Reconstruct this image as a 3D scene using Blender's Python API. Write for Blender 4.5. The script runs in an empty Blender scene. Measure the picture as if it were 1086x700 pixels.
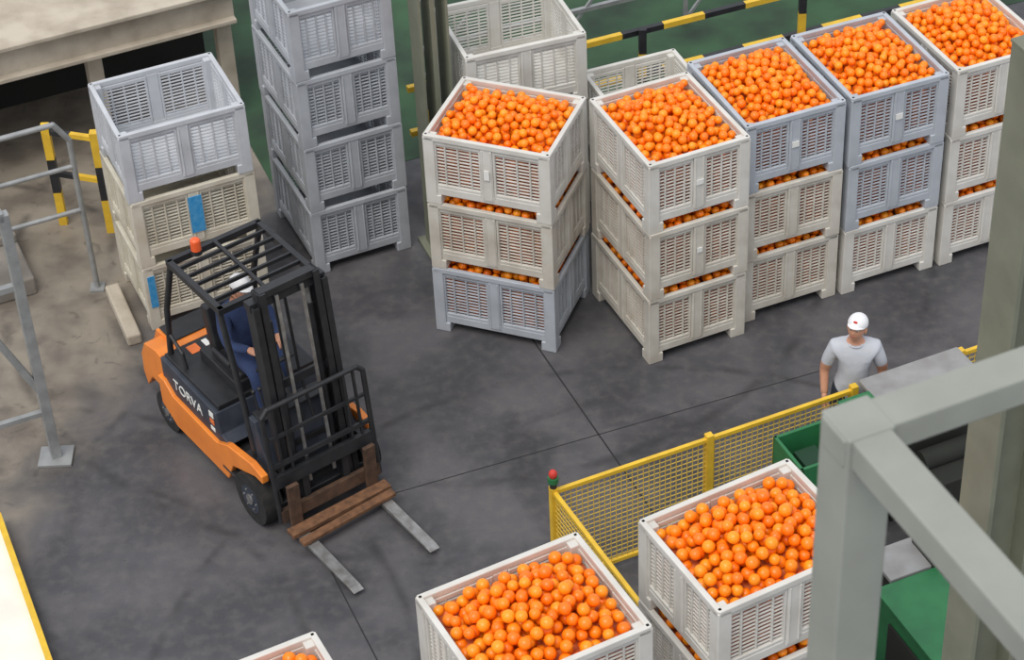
import bpy, bmesh, math, random
import numpy as np
from mathutils import Vector, Matrix
random.seed(7)
SC=bpy.context.scene; COL=SC.collection
R=math.radians

# ------------------------------------------------------------ materials
def mat(name,col,rough=.6,metal=0.,col2=None,scale=6.,amt=.5,bump=0.,bscale=40.,coat=0.,spec=.5,lo=.35,hi=.7):
    m=bpy.data.materials.new(name); m.use_nodes=True
    nt=m.node_tree; N=nt.nodes; L=nt.links; b=N['Principled BSDF']
    b.inputs['Roughness'].default_value=rough; b.inputs['Metallic'].default_value=metal
    b.inputs['Coat Weight'].default_value=coat
    b.inputs['Specular IOR Level'].default_value=spec
    b.inputs['Base Color'].default_value=(*col,1)
    tc=N.new('ShaderNodeTexCoord')
    if col2 is not None:
        n=N.new('ShaderNodeTexNoise'); n.inputs['Scale'].default_value=scale; n.inputs['Detail'].default_value=6
        L.new(tc.outputs['Object'],n.inputs['Vector'])
        mr=N.new('ShaderNodeMapRange'); mr.inputs[1].default_value=lo; mr.inputs[2].default_value=hi
        mr.inputs[4].default_value=amt
        L.new(n.outputs['Fac'],mr.inputs[0])
        mx=N.new('ShaderNodeMix'); mx.data_type='RGBA'
        mx.inputs[6].default_value=(*col,1); mx.inputs[7].default_value=(*col2,1)
        L.new(mr.outputs[0],mx.inputs[0]); L.new(mx.outputs[2],b.inputs['Base Color'])
    if bump:
        n2=N.new('ShaderNodeTexNoise'); n2.inputs['Scale'].default_value=bscale; n2.inputs['Detail'].default_value=4
        L.new(tc.outputs['Object'],n2.inputs['Vector'])
        bp=N.new('ShaderNodeBump'); bp.inputs['Strength'].default_value=bump; bp.inputs['Distance'].default_value=.02
        L.new(n2.outputs['Fac'],bp.inputs['Height']); L.new(bp.outputs[0],b.inputs['Normal'])
    return m
def s(r,g,b):
    f=lambda v:((v/255+.055)/1.055)**2.4 if v>10 else v/255/12.92
    return (f(r),f(g),f(b))
M={}
M['warm']=mat('plastic_warm_grey',s(208,204,194),.5,col2=s(168,158,144),scale=4,amt=.6)
M['light']=mat('plastic_light_grey',s(216,214,208),.45,col2=s(182,176,166),scale=4,amt=.5)
M['blue']=mat('plastic_blue_grey',s(182,188,196),.5,col2=s(150,155,162),scale=4,amt=.5)
M['cool']=mat('plastic_cool_grey',s(176,180,186),.5,col2=s(140,143,148),scale=4,amt=.5)
M['coolp']=mat('plastic_pale_cool_grey',s(196,199,204),.5,col2=s(160,162,166),scale=4,amt=.5)
M['beige']=mat('plastic_beige',s(210,205,190),.5,col2=s(172,162,142),scale=4,amt=.6)
M['wood']=mat('wood_brown',s(128,90,62),.8,col2=s(74,52,38),scale=14,amt=.8,bump=.3)
M['black']=mat('black_paint',s(34,35,38),.45,col2=s(60,60,62),scale=9,amt=.4)
M['rubber']=mat('tyre_rubber',s(30,30,31),.85,col2=s(60,57,54),scale=12,amt=.5,bump=.3)
M['dgrey']=mat('dark_grey_panel',s(46,52,64),.5,col2=s(78,82,90),scale=7,amt=.5)
M['forange']=mat('forklift_orange',s(240,140,52),.4,col2=s(210,112,48),scale=5,amt=.5,coat=.2)
M['steel']=mat('worn_steel',s(168,168,168),.4,.6,col2=s(105,98,90),scale=10,amt=.7)
M['plate']=mat('grey_cover_plate',s(150,150,150),.5,0,col2=s(120,116,112),scale=6,amt=.6)
M['rust']=mat('rusty_steel',s(100,76,60),.7,.2,col2=s(60,48,42),scale=12,amt=.8,bump=.2)
M['yellow']=mat('yellow_paint',s(232,190,54),.5,col2=s(190,148,50),scale=8,amt=.5)
M['ymesh']=mat('yellow_mesh_wire',s(214,180,76),.6)
M['green']=mat('green_machine',s(44,116,70),.5,col2=s(30,84,52),scale=6,amt=.5)
M['dgreen']=mat('dark_green_interior',s(20,58,36),.7)
M['sage']=mat('sage_column_paint',s(124,127,110),.6,col2=s(100,102,88),scale=4,amt=.5)
M['frame']=mat('grey_green_frame_paint',s(150,153,144),.45,col2=s(124,127,120),scale=5,amt=.5)
M['rail']=mat('galvanised_rail',s(160,162,162),.45,.3,col2=s(118,120,120),scale=8,amt=.5)
M['conc']=mat('pale_concrete',s(194,184,168),.85,col2=s(146,134,118),scale=3,amt=.7,bump=.2)
M['conc2']=mat('grey_concrete',s(140,134,126),.85,col2=s(100,95,88),scale=3,amt=.7,bump=.2)
M['white']=mat('white_paint',s(240,236,226),.7,col2=s(216,209,194),scale=3,amt=.5)
M['dark']=mat('dark_shade_and_panel',s(30,31,28),.9,col2=s(44,48,40),scale=2,amt=.6)  # shade under walkway and cover plate put into colour; also dark machine panels
M['gfloor']=mat('green_painted_floor',s(50,84,54),.7,col2=s(26,40,30),scale=1.5,amt=.9)
M['skin']=mat('skin',s(198,146,118),.5,col2=s(180,120,96),scale=12,amt=.3)
M['shirt']=mat('pale_grey_tshirt',s(190,193,200),.9,col2=s(166,170,180),scale=7,amt=.5,bump=.5,bscale=9)
M['navy']=mat('navy_workwear',s(46,62,100),.9,col2=s(30,40,68),scale=7,amt=.5,bump=.5,bscale=9)
M['jeans']=mat('dark_trousers',s(48,54,70),.9,col2=s(36,40,52),scale=7,amt=.5)
M['capw']=mat('white_cap_cloth',s(232,232,234),.8)
M['hair']=mat('dark_hair',s(44,34,28),.8)
M['red']=mat('red_mark',s(200,60,50),.6)
M['lbl']=mat('white_label',s(232,232,228),.6)
M['bluetag']=mat('blue_tag',s(40,140,200),.5,col2=s(120,180,215),scale=20,amt=.5)
M['olabel']=mat('orange_label',s(230,120,60),.6)
M['beacon']=mat('orange_beacon',s(240,100,50),.3)
M['eye']=mat('eye_white',s(225,218,212),.3)
M['iris']=mat('eye_dark',s(40,28,22),.3)
M['lips']=mat('lips',s(160,92,82),.5)
M['joint']=mat('joint_sealant',s(42,42,44),.9)

def orange_mat():
    m=bpy.data.materials.new('orange_peel'); m.use_nodes=True
    nt=m.node_tree;N=nt.nodes;L=nt.links;b=N['Principled BSDF']
    g=N.new('ShaderNodeNewGeometry'); cr=N.new('ShaderNodeValToRGB')
    e=cr.color_ramp.elements
    e[0].position=0;e[0].color=(*s(253,120,12),1); e[1].position=1;e[1].color=(*s(255,158,30),1)
    k=e.new(.5);k.color=(*s(255,138,16),1)
    L.new(g.outputs['Random Per Island'],cr.inputs[0]); L.new(cr.outputs[0],b.inputs['Base Color'])
    b.inputs['Roughness'].default_value=.32
    b.inputs['Subsurface Weight'].default_value=.25;b.inputs['Subsurface Radius'].default_value=(1,.5,.1);b.inputs['Subsurface Scale'].default_value=.02
    tc=N.new('ShaderNodeTexCoord');n=N.new('ShaderNodeTexNoise');n.inputs['Scale'].default_value=220
    bp=N.new('ShaderNodeBump');bp.inputs['Strength'].default_value=.12;bp.inputs['Distance'].default_value=.003
    L.new(tc.outputs['Object'],n.inputs['Vector']);L.new(n.outputs['Fac'],bp.inputs['Height']);L.new(bp.outputs[0],b.inputs['Normal'])
    return m
M['orange']=orange_mat()
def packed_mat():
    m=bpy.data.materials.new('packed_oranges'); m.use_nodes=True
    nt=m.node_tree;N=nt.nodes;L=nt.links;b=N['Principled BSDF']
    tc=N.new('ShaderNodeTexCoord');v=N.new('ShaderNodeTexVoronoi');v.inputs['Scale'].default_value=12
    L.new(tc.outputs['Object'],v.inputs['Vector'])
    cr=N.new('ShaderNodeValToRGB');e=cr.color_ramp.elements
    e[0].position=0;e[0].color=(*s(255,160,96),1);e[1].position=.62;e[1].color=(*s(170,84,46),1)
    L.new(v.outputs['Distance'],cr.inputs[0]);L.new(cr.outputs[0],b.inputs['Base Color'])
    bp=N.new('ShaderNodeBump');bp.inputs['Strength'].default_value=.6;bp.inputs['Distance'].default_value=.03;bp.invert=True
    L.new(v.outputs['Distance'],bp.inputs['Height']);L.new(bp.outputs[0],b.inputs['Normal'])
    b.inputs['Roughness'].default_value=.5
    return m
M['packed']=packed_mat()

# ------------------------------------------------------------ mesh builder
class MB:
    def __init__(s_): s_.v=[];s_.f=[];s_.m=[];s_.sm=[]
    def add(s_,vs,fs,mi=0,T=None,smooth=False):
        o=len(s_.v)
        for p in vs:
            p=Vector(p)
            if T is not None: p=T@p
            s_.v.append(tuple(p))
        for f in fs: s_.f.append([i+o for i in f]);s_.m.append(mi);s_.sm.append(smooth)
    def box(s_,c,d,mi=0,T=None,rot=None):
        x,y,z=[k/2 for k in d]
        vs=[Vector((sx*x,sy*y,sz*z)) for sx in(-1,1) for sy in(-1,1) for sz in(-1,1)]
        if rot is not None: vs=[rot@p for p in vs]
        vs=[p+Vector(c) for p in vs]
        s_.add(vs,[(0,1,3,2),(4,6,7,5),(0,4,5,1),(2,3,7,6),(0,2,6,4),(1,5,7,3)],mi,T)
    def bar(s_,a,b,w,h=None,mi=0,up=(0,0,1)):
        a=Vector(a);b=Vector(b);h=h or w
        d=(b-a);l=d.length;d.normalize();u=Vector(up)
        if abs(d.dot(u))>.98:u=Vector((0,1,0))
        sd=d.cross(u).normalized();u=sd.cross(d).normalized()
        rm=Matrix((d,sd,u)).transposed()
        s_.box((a+b)/2,(l,w,h),mi,rot=rm)
    def cyl(s_,a,b,r,seg=14,mi=0,r2=None,smooth=True):
        a=Vector(a);b=Vector(b);r2=r if r2 is None else r2
        d=(b-a).normalized();u=Vector((0,0,1)) if abs(d.z)<.9 else Vector((1,0,0))
        e=d.cross(u).normalized();g=d.cross(e)
        vs=[];
        for i in range(seg):
            t=2*math.pi*i/seg;k=e*math.cos(t)+g*math.sin(t)
            vs+= [a+k*r,b+k*r2]
        fs=[(2*i,2*((i+1)%seg),2*((i+1)%seg)+1,2*i+1) for i in range(seg)]
        s_.add(vs,fs,mi,smooth=smooth)
        s_.add([vs[2*i] for i in range(seg)],[tuple(range(seg))[::-1]],mi)
        s_.add([vs[2*i+1] for i in range(seg)],[tuple(range(seg))],mi)
    def path(s_,pts,r,mi=0,seg=10):
        for a,b in zip(pts[:-1],pts[1:]): s_.cyl(a,b,r,seg,mi)
        for p in pts[1:-1]: s_.ell(p,(r,r,r),mi,8,6)
    def ell(s_,c,rad,mi=0,seg=16,ring=10,T=None):
        vs=[(0,0,rad[2])]
        for j in range(1,ring):
            ph=math.pi*j/ring
            for i in range(seg):
                t=2*math.pi*i/seg
                vs.append((rad[0]*math.sin(ph)*math.cos(t),rad[1]*math.sin(ph)*math.sin(t),rad[2]*math.cos(ph)))
        vs.append((0,0,-rad[2]))
        fs=[]
        for i in range(seg): fs.append((0,1+i,1+(i+1)%seg))
        for j in range(ring-2):
            for i in range(seg):
                a=1+j*seg+i;b_=1+j*seg+(i+1)%seg
                fs.append((a,a+seg,b_+seg,b_))
        n=len(vs)-1;o=1+(ring-2)*seg
        for i in range(seg): fs.append((n,o+(i+1)%seg,o+i))
        vs=[Vector(p)+Vector(c) for p in vs]
        s_.add(vs,fs,mi,T,True)
    def prism(s_,prof,y0,y1,mi=0):
        n=len(prof)
        vs=[(x,y0,z) for x,z in prof]+[(x,y1,z) for x,z in prof]
        fs=[tuple(range(n)),tuple(range(2*n-1,n-1,-1))]
        fs+=[(i,i+n,(i+1)%n+n,(i+1)%n) for i in range(n)]
        s_.add(vs,fs,mi)
    def mesh(s_,name,mats):
        me=bpy.data.meshes.new(name);me.from_pydata(s_.v,[],s_.f)
        for m in mats: me.materials.append(m)
        me.polygons.foreach_set('material_index',s_.m)
        me.polygons.foreach_set('use_smooth',s_.sm)
        bm=bmesh.new();bm.from_mesh(me);bmesh.ops.recalc_face_normals(bm,faces=bm.faces);bm.to_mesh(me);bm.free()
        me.update();return me
    def obj(s_,name,mats,bevel=0,parent=None,loc=(0,0,0),rz=0,seg=2):
        o=bpy.data.objects.new(name,s_.mesh(name,mats));COL.objects.link(o)
        o.location=loc;o.rotation_euler=(0,0,rz)
        if parent:o.parent=parent
        if bevel:
            b=o.modifiers.new('bevel','BEVEL');b.width=bevel;b.segments=seg;b.limit_method='ANGLE';b.angle_limit=R(40)
            b.harden_normals=False
        return o
def empty(name,loc=(0,0,0),rz=0):
    e=bpy.data.objects.new(name,None);e.empty_display_size=.2;COL.objects.link(e)
    e.location=loc;e.rotation_euler=(0,0,rz);return e

# ------------------------------------------------------------ camera
f,th,rl,H=2421.6,R(39.019),-.0513,13.564
rt=Vector((1,0,0));fw=Vector((0,math.cos(th),-math.sin(th)));up=Vector((0,math.sin(th),math.cos(th)))
r2=math.cos(rl)*rt+math.sin(rl)*up;u2=-math.sin(rl)*rt+math.cos(rl)*up
cd=bpy.data.cameras.new('camera');cam=bpy.data.objects.new('camera',cd);COL.objects.link(cam)
mw=Matrix((r2,u2,-fw)).transposed().to_4x4();mw.translation=Vector((0,0,H));cam.matrix_world=mw
cd.sensor_width=36;cd.lens=f/1086*36;cd.clip_end=200;cd.clip_start=.1
cd.dof.use_dof=True;cd.dof.focus_distance=18.5;cd.dof.aperture_fstop=8
SC.camera=cam

# ------------------------------------------------------------ bins
BW,BD,BH=1.2,1.0,.74
def bin_mesh():
    b=MB()
    for face in range(4):
        Lf,dep=(BW,BD) if face%2==0 else (BD,BW)
        T=Matrix.Rotation(face*math.pi/2,4,'Z')
        yo=-dep/2
        b.box((0,yo+.022,BH-.0275),(Lf-.02,.044,.055),0,T)
        b.box((0,yo+.034,.14),(Lf-.08,.036,.08),0,T)
        b.box((0,yo+.028,.41),(.11,.040,.56),0,T)
        b.box((-.04,yo+.016,.41),(.014,.03,.52),0,T);b.box((.04,yo+.016,.41),(.014,.03,.52),0,T)
        pw=(Lf/2-.095-.055)
        for sg in(-1,1):
            cx=sg*(.055+pw/2)
            b.box((cx-sg*pw/2+sg*.012,yo+.034,.42),(.022,.036,.53),0,T)
            b.box((cx+sg*pw/2-sg*.012,yo+.034,.42),(.022,.036,.53),0,T)
            b.box((cx,yo+.034,.195),(pw,.030,.035),0,T)
            b.box((cx,yo+.034,.66),(pw,.030,.045),0,T)
            n=12
            for i in range(n):
                z=.215+(i+.5)*.42/n
                b.box((cx,yo+.042,z),(pw-.02,.014,.017),0,T)
            for k in(-.27,0,.27):
                b.box((cx+k*pw,yo+.036,.425),(.016,.024,.43),0,T)
    for sx in(-1,1):
        for sy in(-1,1):
            x,y=sx*(BW/2-.053),sy*(BD/2-.053)
            b.box((x,y,BH/2-.01),(.106,.106,BH-.02))
            b.box((x+(-sx)*.02,y+(-sy)*.02,.05),(.145,.145,.10))
    b.box((0,0,.125),(BW-.08,BD-.08,.05))
    b.box((0,0,.085),(.1,BD-.2,.03));b.box((0,0,.085),(BW-.2,.1,.03))
    return b.mesh('bin_shell',[M['light']])
BIN=bin_mesh()
def ico(sub):
    bm=bmesh.new();bmesh.ops.create_icosphere(bm,subdivisions=sub,radius=1)
    v=np.array([p.co[:] for p in bm.verts]);fc=np.array([[q.index for q in p.verts] for p in bm.faces]);bm.free();return v,fc
def heap(name,seed,top,edge,base,r0,sub=2):
    rg=np.random.RandomState(seed);hx,hy=BW/2-.048-r0,BD/2-.048-r0
    P=np.zeros((0,4))
    def prof(x,y):
        q=np.clip(1-np.abs(x/hx)**3,0,1)*np.clip(1-np.abs(y/hy)**3,0,1)
        return edge+(top-edge)*q
    for it in range(2200):
        xy=rg.uniform(-1,1,(90,2))*[hx,hy];r=r0*rg.uniform(.9,1.1)
        if len(P):
            d2=(xy[:,None,0]-P[None,:,0])**2+(xy[:,None,1]-P[None,:,1])**2
            rr=(r+P[None,:,3])**2
            z=np.where(d2<rr,P[None,:,2]+np.sqrt(np.maximum(rr-d2,0)),-9).max(1);z=np.maximum(z,base)
        else: z=np.full(90,base)
        ex=z-prof(xy[:,0],xy[:,1]);k=z.argmin() if it%2 else ex.argmin()
        if ex[k]>0:
            k=ex.argmin()
            if ex[k]>0:break
        P=np.vstack([P,[xy[k,0],xy[k,1],z[k],r]])
    v,fc=ico(sub);V=(v[None]*P[:,None,3:4]+P[:,None,:3]).reshape(-1,3)
    F=(fc[None]+(np.arange(len(P))*len(v))[:,None,None]).reshape(-1,3)
    me=bpy.data.meshes.new(name);me.from_pydata(V.tolist(),[],F.tolist());me.materials.append(M['orange'])
    me.polygons.foreach_set('use_smooth',[True]*len(F));me.update();return me
HT=[heap('orange_heap_far',i,BH+.09,BH-.045,BH-.16,.039,3) for i in range(3)]
HN=[heap('orange_heap_near',10+i,BH+.12,BH-.045,BH-.17,.0425,3) for i in range(2)]
HF=[heap('orange_layer',20+i,BH+.03,BH+.015,BH-.06,.039,3) for i in range(2)]
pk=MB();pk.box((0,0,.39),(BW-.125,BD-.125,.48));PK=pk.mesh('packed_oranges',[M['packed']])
def add_bin(x,y,z,a,mk,fill=None,i=0):
    e=empty('plastic_fruit_bin',(x,y,z),a)
    o=bpy.data.objects.new('bin_shell',BIN);COL.objects.link(o);o.parent=e
    o.material_slots[0].link='OBJECT';o.material_slots[0].material=M[mk]
    bv=o.modifiers.new('bevel','BEVEL');bv.width=.008;bv.segments=2;bv.limit_method='ANGLE'
    if fill:
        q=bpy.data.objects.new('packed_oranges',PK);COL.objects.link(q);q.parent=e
        me={'far':HT,'near':HN,'flat':HF}[fill];me=me[i%len(me)]
        h=bpy.data.objects.new('oranges',me);COL.objects.link(h);h.parent=e
        if i%2:h.rotation_euler=(0,0,math.pi)
    return e
def label(e,x,z,w,h,m,face=0):
    dep=BD if face%2==0 else BW
    b=MB();b.box((x,-dep/2-.002,z),(w,.008,h),0,Matrix.Rotation(face*math.pi/2,4,'Z'));b.obj('label',[M[m]],parent=e)
cnt=[0]
def stack(x,y,yaw,rot90,mats,full,top='far',jit=.006):
    out=[]
    for i,mk in enumerate(mats):
        a=R(yaw+(90 if rot90 else 0)+random.uniform(-.7,.7))
        fl=None
        if full: fl=top if i==len(mats)-1 else 'flat'
        cnt[0]+=1
        out.append(add_bin(x+random.uniform(-jit,jit),y+random.uniform(-jit,jit),i*BH,a,mk,fl,cnt[0]))
    return out
A=stack(.034,17.049,-21.6,0,['blue','warm','light'],1)
B=stack(1.484,16.872,22.6,1,['warm','warm','light'],1)
C=stack(2.411,17.389,21.1,1,['warm','warm','blue'],1)
D=stack(3.403,17.748,20.7,1,['light','blue','blue'],1)
E=stack(4.40,18.12,20.7,1,['light','light','light'],1)
Ls=stack(-3.056,17.686,22.4,0,['beige','beige','coolp'],0)
Ts=stack(-1.640,18.488,22.8,1,['cool']*4,0)
E3=stack(.115,18.66,17,0,['light','light','light'],0)
F2=stack(1.47,18.47,20,1,['light','light'],0)
Ns=stack(.036,10.22,25.8,0,['light']*4,1,'near')
Ms=stack(1.533,10.83,27.0,0,['warm','light','light','light'],1,'near')
N0=stack(-1.68,9.44,25.0,0,['light']*4,1,'near')
label(B[2],.0,.42,.07,.05,'lbl',3);label(B[1],.0,.42,.05,.05,'lbl',3);label(C[2],.0,.42,.07,.06,'lbl',3)
label(D[2],.0,.42,.07,.06,'lbl',3);label(A[2],.0,.42,.05,.10,'lbl',0)
label(Ls[1],.0,.44,.13,.40,'bluetag',0);label(Ls[0],-.53,.45,.07,.36,'bluetag',0)
label(Ns[3],.0,.46,.06,.08,'lbl',0)

# ------------------------------------------------------------ floor
def floor_mat():
    m=bpy.data.materials.new('worn_asphalt_concrete');m.use_nodes=True
    nt=m.node_tree;N=nt.nodes;L=nt.links;b=N['Principled BSDF']
    g=N.new('ShaderNodeNewGeometry')
    def noise(sc,det=6,dist=0):
        n=N.new('ShaderNodeTexNoise');n.inputs['Scale'].default_value=sc;n.inputs['Detail'].default_value=det
        n.inputs['Distortion'].default_value=dist;L.new(g.outputs['Position'],n.inputs['Vector']);return n.outputs['Fac']
    def mr(i,a,b_,c=0,d=1):
        q=N.new('ShaderNodeMapRange');q.interpolation_type='SMOOTHSTEP'
        for k,v in zip((1,2,3,4),(a,b_,c,d)):q.inputs[k].default_value=v
        L.new(i,q.inputs[0]);return q.outputs[0]
    def mix(fac,a,b_):
        q=N.new('ShaderNodeMix');q.data_type='RGBA'
        for k,v in((6,a),(7,b_)):
            if isinstance(v,tuple):q.inputs[k].default_value=(*v,1)
            else:L.new(v,q.inputs[k])
        if isinstance(fac,(int,float)):q.inputs[0].default_value=fac
        else:L.new(fac,q.inputs[0])
        return q.outputs[2]
    def math_(op,a,b_=0):
        q=N.new('ShaderNodeMath');q.operation=op
        for k,v in((0,a),(1,b_)):
            if isinstance(v,(int,float)):q.inputs[k].default_value=v
            else:L.new(v,q.inputs[k])
        return q.outputs[0]
    base=mix(mr(noise(1.1),.35,.65),s(68,68,72),s(90,88,91))
    base=mix(mr(noise(.55,8,1.5),.50,.64,0,.6),base,s(54,53,57))
    base=mix(mr(noise(9,5),.4,.75,0,.3),base,s(112,108,104))
    base=mix(mr(noise(28,4),.62,.75,0,.4),base,s(40,38,38))
    sp=N.new('ShaderNodeSeparateXYZ');L.new(g.outputs['Position'],sp.inputs[0])
    ax=math_('ADD',sp.outputs[0],math_('MULTIPLY',noise(1.3,6,1),1.6))
    ax=math_('SUBTRACT',ax,math_('MULTIPLY',math_('SUBTRACT',sp.outputs[1],17.0),.42))
    light=mix(mr(noise(2.2,8),.35,.7),s(144,135,122),s(108,100,91))
    light=mix(mr(noise(5,6,1),.58,.7,0,.5),light,s(84,76,68))
    base=mix(mr(ax,-3.1,-2.1,1,0),base,light)
    for cx,cy,rr_,wd in((-.4,18.2,3.55,.09),(-.4,18.2,4.55,.09),(-4.6,12.2,2.9,.08),(-4.6,12.2,3.75,.08),(1.0,12.0,4.1,.07),(-6.0,17.0,2.7,.07)):
        vd=N.new('ShaderNodeVectorMath');vd.operation='DISTANCE';L.new(g.outputs['Position'],vd.inputs[0]);vd.inputs[1].default_value=(cx,cy,0)
        ab=math_('ABSOLUTE',math_('SUBTRACT',vd.outputs['Value'],rr_))
        k=math_('MULTIPLY',mr(ab,0,wd,1,0),mr(noise(1.9+rr_*.1,5),.42,.62,0,.5))
        base=mix(k,base,s(40,39,40))
    L.new(base,b.inputs['Base Color'])
    rr=mr(noise(1.7),.3,.7,.36,.72);L.new(rr,b.inputs['Roughness'])
    bp=N.new('ShaderNodeBump');bp.inputs['Strength'].default_value=.22;bp.inputs['Distance'].default_value=.01
    L.new(noise(60,5),bp.inputs['Height']);L.new(bp.outputs[0],b.inputs['Normal'])
    return m
fb=MB();fb.add([(-30,-12,0),(30,-12,0),(30,45,0),(-30,45,0)],[(0,1,2,3)]);fb.obj('floor',[floor_mat()])
j=MB()
def strip(a,b_,w):
    a=Vector((*a,.0015));b_=Vector((*b_,.0015));j.bar(a,b_,w,.003)
strip((.18,16.6),(1.75,12.55),.014);strip((-1.9,14.29),(2.9,15.95),.008);strip((-2.45,15.8),(-.9,11.8),.011)
j.obj('floor_joint',[M['joint']])
gf=MB();yd=Vector((math.cos(R(20)),math.sin(R(20)),0));yn=Vector((-yd.y,yd.x,0))
o0=Vector((-1.2,19.55,0))
pts=[o0-yd*1.2,o0+yd*12,o0+yd*12+yn*9,o0-yd*1.2+yn*9]
gf.add([p+Vector((0,0,.004)) for p in pts]+[p-Vector((0,0,.0)) for p in pts],[(0,1,2,3),(0,4,5,1),(1,5,6,2),(2,6,7,3),(3,7,4,0)])
gf.obj('green_floor_area',[M['gfloor']])

# ------------------------------------------------------------ striped barrier behind
def striped(b,a,c,w,step=.28):
    a=Vector(a);c=Vector(c);l=(c-a).length;n=max(1,int(l/step))
    for i in range(n): b.bar(a.lerp(c,i/n),a.lerp(c,(i+1)/n),w,w,i%2)
bb=MB();q0=Vector((-.9,19.25,0))
for sft in(.15,2.55,4.4,6.6):
    striped(bb,q0+yd*sft,q0+yd*sft+Vector((0,0,1.15)),.08,.25)
for z in(.55,1.08):
    striped(bb,q0+Vector((0,0,z))+yn*.07,q0+yd*7.5+Vector((0,0,z))+yn*.07,.06,.45)
bb.obj('striped_safety_barrier',[M['yellow'],M['black']])
bb=MB();q1=q0+yn*1.6+yd*.6
for sft in(0,1.6,3.2,4.8,6.4):
    bb.bar(q1+yd*sft,q1+yd*sft+Vector((0,0,1.1)),.05)
    bb.bar(q1+yd*sft+Vector((0,0,.05)),q1+yd*(sft+.8)+Vector((0,0,1.0)),.03)
for z in(.5,1.08): bb.bar(q1+Vector((0,0,z)),q1+yd*7+Vector((0,0,z)),.05)
bb.obj('steel_guard_rail',[M['rail']])
c=MB();c.box((0,0,3.5),(.05,.26,7));c.box((-.13,0,3.5),(.025,.30,7));c.box((.13,0,3.5),(.025,.30,7));c.box((0,0,.015),(.42,.42,.03))
c.obj('steel_column',[M['sage']],.004,loc=(-.62,18.12,0),rz=R(20))
c=MB();c.box((0,0,3.60),(.30,.03,7.20));c.box((-.15,0,3.60),(.035,.30,7.20));c.box((.15,0,3.60),(.035,.30,7.20));c.box((0,0,7.21),(.34,.32,.02));c.box((0,0,.015),(.5,.5,.03))
c.obj('steel_column',[M['sage']],.004,loc=(2.86,9.92,0),rz=R(22))
fr=MB();o=Vector((.745,3.725,10.205));dx=Vector((math.cos(R(22.6)),math.sin(R(22.6)),0));dy=Vector((dx.y,-dx.x,0))
fr.bar(o-Vector((0,0,10.205)),o+Vector((0,0,.045)),.12,.12,0,up=dx)
fr.bar(o-dx*.065,o+dx*3.2,.10,.08)
fr.bar(o+dy*.0,o+dy*3.0,.10,.08)
fr.bar(o+dx*3.2-Vector((0,0,10.205)),o+dx*3.2+Vector((0,0,.045)),.12,.12,0,up=dx)
fr.box(o+Vector((0,0,-10.19)),(.3,.3,.03))
fr.obj('steel_platform_frame',[M['frame']],.006)

# ------------------------------------------------------------ walkway top-left, left side
wy=Vector((math.cos(R(22.4)),math.sin(R(22.4)),0));wn=Vector((-wy.y,wy.x,0));w0=Vector((-5.02,19.6,0))
wk=MB();W4=Matrix.Translation(w0)@Matrix.Rotation(R(22.4),4,'Z')
wk.box((-.6,.06,1.45),(6.2,.12,.40),0,W4)
wk.box((-.6,-.03,1.27),(6.2,.1,.05),0,W4)
wk.box((-.6,-.03,1.63),(6.2,.14,.05),0,W4)
wk.box((-.6,2.2,1.58),(6.2,4.3,.12),1,W4)
wk.box((-.6,1.0,1.75),(6.2,.08,.2),0,W4)
wk.box((-.6,1.5,.76),(6.2,.1,1.52),2,W4)  # dark sheet stands in for the shade under the walkway
for k in(-3.4,-1.2,1.0,2.4): wk.box((k,.2,.63),(.16,.16,1.26),0,W4)
wk.obj('raised_walkway',[M['conc'],M['conc'],M['dark']],.01)
rg=MB();p=Vector((-4.02,17.72,0))
def P(s_,z,off=0): return p-wy*s_+wn*off+Vector((0,0,z))
st=MB();SR=Matrix.Rotation(R(22.4),3,'Z')
st.box(P(2.05,.10,.68),(3.0,1.0,.20),rot=SR);st.box(P(2.05,.25,1.0),(3.0,.36,.10),rot=SR)
st.obj('concrete_step',[M['conc2']],.02)
cb=MB();cb.bar((-3.86,17.62,.06),(-3.56,16.80,.06),.14,.12);cb.obj('concrete_curb',[M['conc']],.02)
rg.path([P(0,0),P(0,1.75),P(.12,1.95),P(3,1.95)],.028)
rg.path([P(0,1.45),P(3,1.45)],.024);rg.path([P(0,.95),P(3,.95)],.024);rg.path([P(1.5,0),P(1.5,1.95)],.026)
rg.box(P(0,.01),(.14,.14,.02))
rg.obj('tubular_railing',[M['rail']])
yb=MB();yp=Vector((-3.98,18.66,0))
striped(yb,yp,yp+Vector((0,0,1.2)),.085,.4);striped(yb,yp-wy*.40+wn*.35,yp-wy*.40+wn*.35+Vector((0,0,1.2)),.08,.4)
for z in(.62,1.12): striped(yb,yp+Vector((0,0,z)),yp-wy*.40+wn*.35+Vector((0,0,z)),.05,.18)
yb.obj('striped_post_barrier',[M['yellow'],M['black']])
sp=MB();b0=Vector((-4.12,15.26,0))
sp.bar(b0,b0+Vector((0,0,2.7)),.09,.09,0,up=wy);sp.box(b0+Vector((0,0,.015)),(.3,.26,.03))
sp.bar(b0+Vector((0,0,.55)),b0-wy*2.0+Vector((0,0,.55)),.05);sp.bar(b0+Vector((0,0,1.95)),b0-wy*2.0+Vector((0,0,1.95)),.06)
sp.bar(b0+Vector((0,0,.75)),b0-wy*.75+Vector((0,0,2.65)),.06)
sp.bar(b0+Vector((-.0,0,2.68)),b0-wy*2.0+Vector((0,0,2.68)),.09)
sp.bar(b0-wy*2.0,b0-wy*2.0+Vector((0,0,2.7)),.09,.09,0,up=wy)
sp.obj('steel_support_stand',[M['rail']],.004)
ya=Vector((-4.50,14.42,0));yc=Vector((-3.66,12.2,0));dd=(yc-ya).normalized();nn=Vector((-dd.y,dd.x,0))
if nn.x>0: nn=-nn
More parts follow.
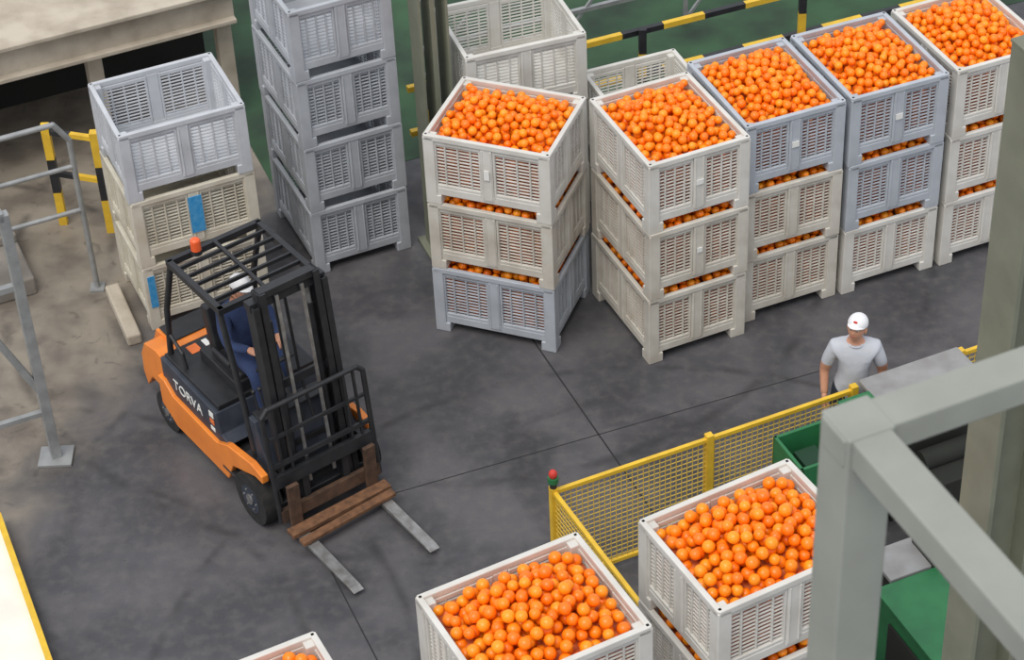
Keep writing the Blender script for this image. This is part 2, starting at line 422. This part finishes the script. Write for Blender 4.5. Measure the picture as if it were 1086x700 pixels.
pl=MB();pl.add([ya,yc,yc+nn*3,ya+nn*3,*[q+Vector((0,0,.10)) for q in(ya,yc,yc+nn*3,ya+nn*3)]],[(0,1,2,3),(4,5,6,7),(0,1,5,4),(1,2,6,5),(2,3,7,6),(3,0,4,7)],0)
pl.bar(ya+Vector((0,0,.12)),yc+Vector((0,0,.12)),.05,.05,1)
pl.obj('white_loading_platform',[M['white'],M['yellow']])

# ------------------------------------------------------------ yellow mesh fence
def fence_panel(b,a,c,h,posts=(1,1),sp_=.05,wire=.0065,z0=.08):
    a=Vector(a);c=Vector(c);l=(c-a).length;d=(c-a).normalized()
    for q,k in zip((a,c),posts):
        if k: b.bar(q,q+Vector((0,0,h+.03)),.06,.06,0,up=d)
    for z in(z0,h-.02): b.bar(a+d*.03+Vector((0,0,z)),c-d*.03+Vector((0,0,z)),.035,.035,0)
    n=int(l/sp_)
    for i in range(1,n): q=a.lerp(c,i/n);b.bar(q+Vector((0,0,z0)),q+Vector((0,0,h-.03)),wire,wire,1)
    k=int((h-z0)/sp_)
    for i in range(1,k): z=z0+(h-z0)*i/k;b.bar(a+Vector((0,0,z)),c+Vector((0,0,z)),wire,wire,1)
fe=MB();f0=Vector((.265,13.33,0));fd=Vector((2.555,1.05,0)).normalized();f1=f0+fd*2.76
fs=Vector((.42,-.908,0))
fence_panel(fe,f0,f0+fd*1.40,1.1);fence_panel(fe,f0+fd*1.40,f1,1.1,(0,1));fence_panel(fe,f0,f0+fs*1.75,1.1,(0,1))
fe.obj('yellow_mesh_fence',[M['yellow'],M['ymesh']])
fe=MB();fence_panel(fe,f0+fd*3.80,f0+fd*5.6,1.1);fe.obj('yellow_mesh_fence',[M['yellow'],M['ymesh']])
be=MB();bp_=f0+Vector((-.0,.0,1.13));be.cyl(bp_,bp_+Vector((0,0,.06)),.03,12,0);be.cyl(bp_+Vector((0,0,.06)),bp_+Vector((0,0,.11)),.045,12,2);be.ell(bp_+Vector((0,0,.14)),(.036,.036,.045),1)
be.obj('signal_lamp',[M['black'],M['red'],M['green']])
FT=Matrix.Translation(f0)@Matrix.Rotation(math.atan2(fd.y,fd.x),4,'Z')
mc=MB();mc.box((3.28,-.30,.57),(.86,.52,1.14),1,FT);mc.box((3.28,-.17,1.16),(.96,.34,.04),0,FT)  # near-black body colour carries the shadow under the cover plate
mc.box((3.28,-.78,.35),(.7,.4,.7),1,FT);mc.cyl(FT@Vector((3.0,-.70,.75)),FT@Vector((3.5,-.70,.75)),.09,16,1)
mc.obj('conveyor_drive_unit',[M['plate'],M['dark']],.01)
gm=MB()
gx,gy,gz=2.13,-.52,1.14
gm.box((gx,gy,.45),(.60,.46,.90),0,FT)
for sx in(-1,1): gm.box((gx+sx*.285,gy,gz-.12),(.03,.46,.30),0,FT)
for sy in(-1,1): gm.box((gx,gy+sy*.215,gz-.12),(.60,.03,.30),0,FT)
gm.box((gx,gy,.91),(.52,.38,.03),1,FT);gm.box((gx-.08,gy,.99),(.2,.2,.14),1,FT)
gm.box((2.60,-.46,.62),(.26,.40,1.24),0,FT);gm.box((2.60,-.46,1.25),(.30,.44,.03),0,FT)
gm.box((gx,gy-.24,.60),(.4,.02,.4),1,FT)
gm.cyl(FT@Vector((2.38,-.72,1.14)),FT@Vector((2.38,-.72,1.22)),.035,12,1);gm.ell(FT@Vector((2.38,-.72,1.25)),(.05,.05,.055),2)
gm.obj('green_control_cabinet',[M['green'],M['dgreen'],M['beacon']],.006)
gc=MB();gc.box((0,0,.5),(.5,.9,1.0),0);gc.box((0,0,1.01),(.54,.94,.03),0);gc.box((-.26,0,.6),(.02,.5,.5),1)
gc.box((.08,.65,.5),(.35,.3,1.0),1);gc.box((.08,.65,1.02),(.40,.34,.04),2);gc.box((.3,.62,.9),(.12,.3,.5),1)
gc.obj('green_conveyor_end',[M['green'],M['dark'],M['plate']],.006,loc=(3.07,11.80,0),rz=R(22))

# ------------------------------------------------------------ people
def skin_eval(pts,edges,rad,root,sub=2):
    me=bpy.data.meshes.new('tmp');me.from_pydata([tuple(p) for p in pts],edges,[]);o=bpy.data.objects.new('tmp',me);COL.objects.link(o)
    o.modifiers.new('s','SKIN')
    sv=me.skin_vertices[0].data
    for i,r in enumerate(rad):
        sv[i].radius=(r,r) if not isinstance(r,tuple) else r
        sv[i].use_root=(i==root)
    sb=o.modifiers.new('u','SUBSURF');sb.levels=sub;sb.render_levels=sub
    dg=bpy.context.evaluated_depsgraph_get();ev=o.evaluated_get(dg);m2=ev.to_mesh()
    vs=[v.co.copy() for v in m2.vertices];fs_=[tuple(p.vertices) for p in m2.polygons];ev.to_mesh_clear()
    bpy.data.objects.remove(o);bpy.data.meshes.remove(me);return vs,fs_
def segd(p,a,b):
    ab=b-a;t=max(0,min(1,(p-a).dot(ab)/max(ab.length_squared,1e-9)));return (p-(a+ab*t)).length
def hand(b,w,d,side,palmn,curl=.5,mi=0,sc=1.):
    w=Vector(w);d=Vector(d).normalized();n=Vector(palmn);n=(n-d*n.dot(d)).normalized();t=Vector(side);t=(t-d*t.dot(d)-n*t.dot(n)).normalized()
    def Q(u,v,k):return w+d*u*sc+t*v*sc+n*k*sc
    vs,fs_=skin_eval([Q(-.05,0,0),Q(.01,0,0),Q(.05,.018,0),Q(.09,.022,.003),Q(.05,-.018,0),Q(.088,-.024,.003)],[(0,1),(1,2),(2,3),(1,4),(4,5)],[.032*sc,.030*sc,.024*sc,.020*sc,.023*sc,.019*sc],0)
    b.add(vs,fs_,mi,smooth=True)
    for v,l,r in((.030,.072,.0105),(.010,.082,.011),(-.011,.075,.0105),(-.031,.058,.0095)):
        c=curl;a1=.35*c;a2=1.2*c;a3=2.0*c
        p0=Vector((.06,v*.8,0));p1=Vector((.092,v,0))
        p2=p1+Vector((math.cos(a1),0,math.sin(a1)))*l*.42;p3=p2+Vector((math.cos(a2),0,math.sin(a2)))*l*.32;p4=p3+Vector((math.cos(a3),0,math.sin(a3)))*l*.26
        vs,fs_=skin_eval([Q(*q) for q in(p0,p1,p2,p3,p4)],[(0,1),(1,2),(2,3),(3,4)],[r*sc,r*1.05*sc,r*sc,r*.92*sc,r*.8*sc],0,1)
        b.add(vs,fs_,mi,smooth=True)
    tp=[(.02,.018,.0),(.045,.045,.012),(.075,.060,.022),(.098,.062,.032)]
    vs,fs_=skin_eval([Q(*q) for q in tp],[(0,1),(1,2),(2,3)],[.015*sc,.0135*sc,.012*sc,.010*sc],0,1);b.add(vs,fs_,mi,smooth=True)
def head(b,c,T,hairm,skinm,eyem,irism,lipm):
    seg,ring=36,28;vs=[]
    for jx in range(ring+1):
        ph=math.pi*jx/ring
        for i in range(seg):
            t=2*math.pi*i/seg
            x=math.sin(ph)*math.cos(t);y=math.sin(ph)*math.sin(t);z=math.cos(ph)
            X=.077*x;Y=.096*y;Z=.118*z
            if z<0: k=1-.30*(-z)**1.5;X*=k; 
            if z<-.2 and y>0: Y*=1-.35*(-z-.2)
            if y<0:
                Y+=-.022*math.exp(-((X/.013)**2)-((Z+.020)/.022)**2)
                Y+=.010*math.exp(-(((abs(X)-.030)/.016)**2)-((Z-.004)/.013)**2)
                Y+=-.006*math.exp(-((X/.045)**2)-((Z-.028)/.010)**2)
                Y+=-.010*math.exp(-((X/.022)**2)-((Z+.098)/.02)**2)
                Y+=-.005*math.exp(-((X/.024)**2)-((Z+.058)/.012)**2)
            vs.append(Vector((X,Y,Z)))
    F=[];H_=[]
    for jx in range(ring):
        for i in range(seg):
            a=jx*seg+i;d_=jx*seg+(i+1)%seg;q=(a,d_,d_+seg,a+seg);m=sum((vs[k] for k in q),Vector())/4
            (H_ if (m.z>.062 or (m.y>.0 and m.z>-.045)) else F).append(q)
    TT=T
    b.add([p+Vector(c) for p in vs],F,skinm,TT,True)
    b.add([p*1.04+Vector(c) for p in vs],H_,hairm,TT,True)
    c=Vector(c)
    for sx in(-1,1):
        b.ell(c+Vector((sx*.030,-.079,.002)),(.0125,.009,.008),eyem,12,8,TT)
        b.ell(c+Vector((sx*.030,-.087,.001)),(.0055,.003,.0055),irism,10,6,TT)
        b.ell(c+Vector((sx*.080,.008,-.008)),(.010,.020,.032),skinm,12,8,TT)
        b.ell(c+Vector((sx*.030,-.089,.020)),(.018,.004,.004),hairm,10,6,TT)
    b.ell(c+Vector((0,-.094,-.052)),(.024,.006,.006),lipm,12,8,TT)
def cap(b,c,T,mi,logo):
    c=Vector(c);seg=28;vs=[];fs_=[]
    for jx in range(9):
        ph=(math.pi/2)*jx/8
        for i in range(seg):
            t=2*math.pi*i/seg;vs.append(c+Vector((.088*math.sin(ph)*math.cos(t),.108*math.sin(ph)*math.sin(t),.048+.089*math.cos(ph))))
    for i in range(seg): vs.append(c+Vector((.087*math.cos(2*math.pi*i/seg),.107*math.sin(2*math.pi*i/seg),.036)))
    for jx in range(9):
        for i in range(seg): a=jx*seg+i;d_=jx*seg+(i+1)%seg;fs_.append((a,d_,d_+seg,a+seg))
    b.add(vs,fs_,mi,T,True)
    vs=[];fs_=[];n=12
    for i in range(n+1):
        t=math.pi+math.pi*(i/n)*.8+math.pi*.1
        e=abs(math.sin(t));x,y=.084*math.cos(t),.104*math.sin(t)
        for k,(g,dz) in enumerate(((0,.048),(.022,.047),(.045,.042))):
            for o_ in(0,-.006): vs.append(c+Vector((x,y-g*e**1.5,dz+o_-.010*(x/.084)**2)))
    for i in range(n):
        a=i*6;d_=a+6
        for k in(0,2): fs_+=[(a+k,a+k+2,d_+k+2,d_+k),(a+k+1,d_+k+1,d_+k+3,a+k+3)]
        fs_.append((a+4,a+5,d_+5,d_+4))
    b.add(vs,fs_,mi,T,True)
    b.ell(c+Vector((0,0,.138)),(.010,.010,.006),mi,10,6,T)
    b.ell(c+Vector((0,-.096,.084)),(.020,.010,.012),logo,12,8,T)
def person(name,J,bones,rad,mats,headT,hc,hands,loc,rz,parent=None,capcol=True,rootk='pelvis',sc=1.,collar=None):
    ks=list(J);ix={k:i for i,k in enumerate(ks)}
    vs,fs_=skin_eval([J[k] for k in ks],[(ix[a],ix[b_]) for a,b_,m in bones],[rad[k] for k in ks],ix[rootk],2)
    b=MB();V=[Vector(J[k]) for k in ks];groups={}
    for q in fs_:
        m=sum((vs[k] for k in q),Vector())/len(q)
        best=min(bones,key=lambda e:segd(m,V[ix[e[0]]],V[ix[e[1]]])-.6*min(rad[e[0]],rad[e[1]]))
        groups.setdefault(best[2],[]).append(q)
    o=len(b.v);b.v+= [tuple(v) for v in vs]
    for mi,fl in groups.items():
        for q in fl: b.f.append([k+o for k in q]);b.m.append(mi);b.sm.append(True)
    if collar:
        cc=Vector(collar[0]);rx,ry=collar[1:]
        b.path([cc+Vector((rx*math.cos(t),ry*math.sin(t),.012*math.sin(t))) for t in [2*math.pi*i/20 for i in range(21)]],.011,1,8)
    for h in hands: hand(b,*h)
    head(b,hc,headT,3,0,5,6,7)
    if capcol: cap(b,hc,headT,4,8)
    ob=b.obj(name,mats,loc=loc,rz=rz,parent=parent);ob.scale=(sc,)*3;return ob
def RT(c,rx,ry,rz_): 
    return Matrix.Translation(Vector(c))@Matrix.Rotation(rz_,4,'Z')@Matrix.Rotation(rx,4,'X')@Matrix.Rotation(ry,4,'Y')@Matrix.Translation(-Vector(c))
mats_w=[M['skin'],M['shirt'],M['jeans'],M['hair'],M['capw'],M['eye'],M['iris'],M['lips'],M['red'],M['black']]
J={'pelvis':(0,0,.93),'belly':(0,-.01,1.06),'chest':(0,0,1.24),'uch':(0,.005,1.37),'neck':(0,-.005,1.45),'nk2':(0,-.02,1.54),
 'shR':(-.17,0,1.37),'maR':(-.225,.005,1.23),'elR':(-.255,.01,1.10),'wrR':(-.25,-.11,.90),
 'shL':(.17,0,1.37),'maL':(.225,.005,1.23),'elL':(.255,.02,1.10),'wrL':(.26,-.09,.88),
 'hiR':(-.10,0,.86),'knR':(-.11,-.02,.48),'anR':(-.11,.02,.09),'toR':(-.13,-.13,.045),
 'hiL':(.10,0,.86),'knL':(.11,-.01,.48),'anL':(.11,.03,.09),'toL':(.13,-.12,.045)}
rad={'pelvis':.15,'belly':.145,'chest':.155,'uch':.125,'neck':.062,'nk2':.058,'shR':.085,'shL':.085,'maR':.068,'maL':.068,'elR':.046,'elL':.046,'wrR':.034,'wrL':.034,
 'hiR':.11,'hiL':.11,'knR':.075,'knL':.075,'anR':.055,'anL':.055,'toR':.042,'toL':.042}
bones=[('pelvis','belly',1),('belly','chest',1),('chest','uch',1),('uch','neck',0),('neck','nk2',0),
 ('uch','shR',1),('shR','maR',1),('maR','elR',0),('elR','wrR',0),('uch','shL',1),('shL','maL',1),('maL','elL',0),('elL','wrL',0),
 ('pelvis','hiR',2),('hiR','knR',2),('knR','anR',2),('anR','toR',9),('pelvis','hiL',2),('hiL','knL',2),('knL','anL',2),('anL','toL',9)]
hc=(0,-.045,1.62)
person('standing_worker',J,bones,rad,mats_w,RT(hc,R(-17),R(3),R(-22)),hc,
 [((-.25,-.11,.90),(0,-.4,-1),(.4,-1,0),(1,.2,0),.5,0),((.26,-.09,.88),(0,-.3,-1),(-.4,-1,0),(-1,.2,0),.5,0)],(2.86,14.66,0),R(-6),sc=.96,collar=((0,-.005,1.445),.078,.082))

# ------------------------------------------------------------ forklift
FK=empty('orange_forklift',(-1.82,14.66,0),R(-55.2))
b=MB()   # 0 orange 1 dark grey 2 black
b.prism([(-1.92,.26),(-1.97,.42),(-1.96,.66),(-1.88,.82),(-1.60,.86),(-1.50,.84),(-1.50,.16),(-1.82,.16)],-.36,.36,0)
b.prism([(-1.86,.28),(-1.91,.42),(-1.89,.64),(-1.80,.80),(-1.58,.85),(-1.50,.83),(-1.50,.44),(-1.74,.44)],-.53,.53,0)
b.box((-1.54,0,.30),(.12,.9,.3),0)
for sy in(-1,1):
    y0,y1=(-.565,-.50) if sy<0 else (.50,.565)
    b.prism([(-1.54,.62),(-1.54,.30),(-1.30,.17),(-.42,.17),(-.30,.40),(.10,.56),(.22,.56),(.22,.64),(.04,.67),(-.36,.60),(-.55,.50),(-1.30,.52),(-1.44,.62)],y0,y1,0)
b.prism([(-1.50,.40),(-.55,.36),(-.38,.56),(-.50,.60),(-.56,.80),(-1.50,.83)],-.53,.53,1)
b.box((-1.03,0,.83),(.92,.98,.05),2)
b.box((-1.70,0,.865),(.26,.7,.02),2)
b.box((-.90,0,.91),(.62,.56,.14),2)
b.box((-.35,0,.42),(.5,.96,.06),2)
b.prism([(-.16,.35),(.10,.35),(.12,.60),(-.02,1.02),(-.12,1.02),(-.16,.6)],-.44,.44,1)
b.box((-.05,0,1.03),(.16,.80,.03),2)
b.box((-.55,0,.20),(1.6,.9,.16),2)
for sy in(-1,1):
    b.box((0,sy*.46,.56),(.42,.12,.04),2)
b.box((-.36,-.52,.28),(.26,.10,.03),2)
b.obj('body',[M['forange'],M['dgrey'],M['black']],.025,parent=FK,seg=3)
b=MB()
def wheel(x,y,r,w,sy):
    b.cyl((x,y-w/2,r),(x,y+w/2,r),r,32,0);b.cyl((x,y+sy*(w/2+.004),r),(x,y+sy*(w/2-.02),r),r*.55,24,1)
    b.cyl((x,y+sy*(w/2+.015),r),(x,y,r),r*.2,16,2)
    for i in range(6): t=i*math.pi/3;b.cyl((x+r*.38*math.cos(t),y+sy*(w/2+.012),r+r*.38*math.sin(t)),(x+r*.38*math.cos(t),y,r+r*.38*math.sin(t)),.012,6,2)
for sy in(-1,1): wheel(0,sy*.50,.25,.18,sy);wheel(-1.50,sy*.47,.20,.15,sy)
b.obj('wheels',[M['rubber'],M['dgrey'],M['steel']],.012,parent=FK)
b=MB();GZ=2.02;GY=.44
for sy in(-1,1):
    y=sy*GY
    b.path([(-1.46,y,.84),(-1.38,y,1.4),(-1.16,y,GZ-.02)],.028)
    b.path([(-.08,y,.62),(-.16,y,1.1),(-.36,y,GZ-.02)],.028)
    b.bar((-1.18,y,GZ),(-.32,y,GZ),.05,.06)
    b.path([(-1.42,y,1.1),(-1.22,y,1.0),(-1.18,y,.85)],.018)
b.bar((-1.18,-GY-.02,GZ),(-1.18,GY+.02,GZ),.05,.06);b.bar((-.34,-GY-.02,GZ),(-.34,GY+.02,GZ),.05,.06)
for k in range(1,6): x=-1.18+.84*k/6;b.bar((x,-GY,GZ+.01),(x,GY,GZ+.01),.022,.035)
b.bar((-1.18,.0,GZ+.02),(-.34,.0,GZ+.02),.03,.03)
b.obj('overhead_guard',[M['black']],parent=FK)
b=MB();b.cyl((-1.12,-.20,GZ+.02),(-1.12,-.20,GZ+.06),.05,14,1);b.cyl((-1.12,-.20,GZ+.06),(-1.12,-.20,GZ+.15),.045,14,0);b.ell((-1.12,-.20,GZ+.15),(.045,.045,.03),0)
b.obj('warning_beacon',[M['beacon'],M['black']],parent=FK)
b=MB();b.box((-.85,0,1.00),(.48,.46,.08));b.box((-1.10,0,1.24),(.12,.44,.46),rot=Matrix.Rotation(R(-10),3,'Y'));b.box((-.85,-.25,1.10),(.3,.05,.06));b.box((-.85,.25,1.10),(.3,.05,.06))
b.obj('seat',[M['black']],.03,parent=FK,seg=3)
b=MB();b.cyl((-.12,.0,.95),(-.34,.0,1.22),.025)
sw=[];c0=Vector((-.35,0,1.235));ax=Vector((-.22,0,.27)).normalized();e1=Vector((0,1,0));e2=ax.cross(e1)
for i in range(25): t=2*math.pi*i/24;sw.append(c0+(e1*math.cos(t)+e2*math.sin(t))*.17)
b.path(sw,.014,0,8);b.cyl(c0-e1*.16,c0+e1*.16,.01,8);b.cyl(c0-e2*.16,c0+e2*.16,.01,8)
for k in(-.22,-.28,-.34): b.cyl((-.10,k,1.03),(-.16,k,1.20),.009);b.ell((-.16,k,1.21),(.02,.02,.02))
b.obj('steering_wheel',[M['black']],parent=FK)
MT=bpy.data.objects.new('mast',None);COL.objects.link(MT);MT.parent=FK;MT.location=(.22,0,.12);MT.rotation_euler=(0,R(-5.5),0)
b=MB()
for sy in(-1,1):
    for (yy,zz,h,dxx) in((.345,0,2.12,0),(.275,.08,2.15,.01)):
        b.box((dxx,sy*yy,zz+h/2),(.13,.018,h));b.box((dxx-.06,sy*(yy-.02),zz+h/2),(.016,.055,h));b.box((dxx+.06,sy*(yy-.02),zz+h/2),(.016,.055,h))
    b.cyl((-.02,sy*.20,0),(-.02,sy*.20,1.9),.03,14);b.cyl((-.02,sy*.20,1.2),(-.02,sy*.20,2.1),.018,12,1)
    b.box((.05,sy*.12,1.2),(.012,.03,1.9),1)
    b.cyl((-.09,sy*.30,.35),(-.35,sy*.30,.25),.03,12)
b.box((-.03,0,2.11),(.10,.72,.07));b.box((0,0,2.20),(.10,.58,.06));b.box((-.03,0,1.25),(.03,.70,.08));b.box((-.03,0,.15),(.05,.70,.16));b.box((-.06,0,.6),(.02,.68,.05))
b.cyl((.0,-.14,2.12),(.0,-.1,2.12),.05,14);b.cyl((.0,.1,2.12),(.0,.14,2.12),.05,14)
b.path([(-.05,.05,2.13),(-.16,.05,2.05),(-.14,.05,1.2),(-.02,.05,.8)],.014)
b.path([(-.05,-.05,2.13),(-.16,-.05,2.05),(-.14,-.05,1.2),(-.02,-.05,.8)],.014)
b.obj('mast_rails',[M['black'],M['steel']],parent=MT)
b=MB();cx=.13
b.box((cx,0,.10),(.05,1.0,.12),1);b.box((cx,0,.46),(.05,1.0,.12));b.box((cx-.04,-.2,.28),(.05,.06,.40));b.box((cx-.04,.2,.28),(.05,.06,.40))
b.path([(cx,-.50,.05),(cx,-.50,1.14),(cx,-.44,1.20),(cx,.44,1.20),(cx,.50,1.14),(cx,.50,.05)],.024)
b.bar((cx,-.5,.62),(cx,.5,.62),.03,.04)
for y in(-.40,-.30,.30,.40): b.bar((cx,y,.5),(cx,y,1.2),.022,.022,up=(0,1,0))
b.bar((cx,-.5,.9),(cx,.5,.9),.025,.03)
b.obj('carriage_backrest',[M['black'],M['rust']],parent=MT)
b=MB()
for sy in(-1,1):
    y=sy*.385
    b.box((.40,y,.32),(.04,.11,.52),0)
    b.prism([(.38,.05),(.38,.10),(1.28,.075),(1.34,.06),(1.28,.05)],y-.05,y+.05,1)
b.obj('forks',[M['rust'],M['steel']],.004,parent=FK)
b=MB();b.box((.47,0,.125),(.11,1.0,.045));b.box((.60,0,.125),(.08,.96,.035),rot=Matrix.Rotation(R(2),3,'Z'))
b.obj('pallet_boards',[M['wood']],.004,parent=FK)
def text(body,size,loc,rot,m,parent):
    cu=bpy.data.curves.new('lettering','FONT');cu.body=body;cu.size=size;cu.extrude=.002;cu.align_x='CENTER';cu.align_y='CENTER'
    o=bpy.data.objects.new('lettering',cu);COL.objects.link(o);cu.materials.append(m);o.location=loc;o.rotation_euler=rot;o.parent=parent;return o
text('TORVA',.15,(-1.05,-.534,.66),(R(90),0,0),M['lbl'],FK)
text('TORVA',.15,(-1.05,.534,.66),(R(90),0,R(180)),M['lbl'],FK)
b=MB()
for (x,z,w,h,m) in((-.64,.74,.07,.06,0),(-.64,.66,.07,.05,1),(-.64,.58,.07,.04,0)):
    b.box((x,-.532,z),(w,.004,h),m)
b.box((-1.38,-.25,.857),(.12,.10,.004),1);b.box((-1.38,-.12,.857),(.12,.05,.004),0)
b.obj('warning_labels',[M['lbl'],M['olabel']],parent=FK)
mats_d=[M['skin'],M['navy'],M['navy'],M['hair'],M['capw'],M['eye'],M['iris'],M['lips'],M['capw'],M['black']]
J={'pelvis':(0,0,.11),'belly':(0,-.01,.24),'chest':(0,-.03,.42),'uch':(0,-.04,.54),'neck':(0,-.055,.62),'nk2':(0,-.075,.69),
 'shR':(-.17,-.04,.54),'maR':(-.23,-.13,.42),'elR':(-.25,-.22,.33),'wrR':(-.15,-.42,.36),
 'shL':(.17,-.04,.54),'maL':(.22,-.13,.42),'elL':(.24,-.22,.33),'wrL':(.14,-.42,.37),
 'hiR':(-.10,-.03,.10),'knR':(-.14,-.44,.11),'anR':(-.13,-.52,-.42),'toR':(-.13,-.66,-.49),
 'hiL':(.10,-.03,.10),'knL':(.14,-.44,.11),'anL':(.13,-.50,-.42),'toL':(.13,-.64,-.49)}
bones2=[(a,b_,(1 if m==0 and a not in('uch','neck') else m)) for a,b_,m in bones]
rad2=dict(rad);rad2.update({'maR':.066,'maL':.066,'elR':.055,'elL':.055,'wrR':.038,'wrL':.038})
hc=(0,-.10,.79)
person('driver',J,bones2,rad2,mats_d,RT(hc,R(2),0,R(10)),hc,
 [((-.15,-.42,.36),(.25,-1,.1),(1,.3,.2),(0,-.2,-1),.85,0),((.14,-.42,.37),(-.25,-1,.1),(-1,.3,.2),(0,-.2,-1),.85,0)],(-.90,0,1.0),R(90),parent=FK,sc=.97)

# ------------------------------------------------------------ light
w=bpy.data.worlds.new('sky');SC.world=w;w.use_nodes=True
N=w.node_tree.nodes;L=w.node_tree.links;bg=N['Background'];bg.inputs[0].default_value=(.88,.92,1,1);bg.inputs[1].default_value=.85
sd=bpy.data.lights.new('sun','SUN');sd.energy=2.1;sd.angle=R(36);sd.color=(1,.95,.87)
so=bpy.data.objects.new('sun',sd);COL.objects.link(so);so.location=(-5,-5,20)
so.rotation_euler=Vector((-.28,-.50,1)).to_track_quat('Z','Y').to_euler()
SC.view_settings.view_transform='Standard';SC.view_settings.look='None';SC.view_settings.exposure=0
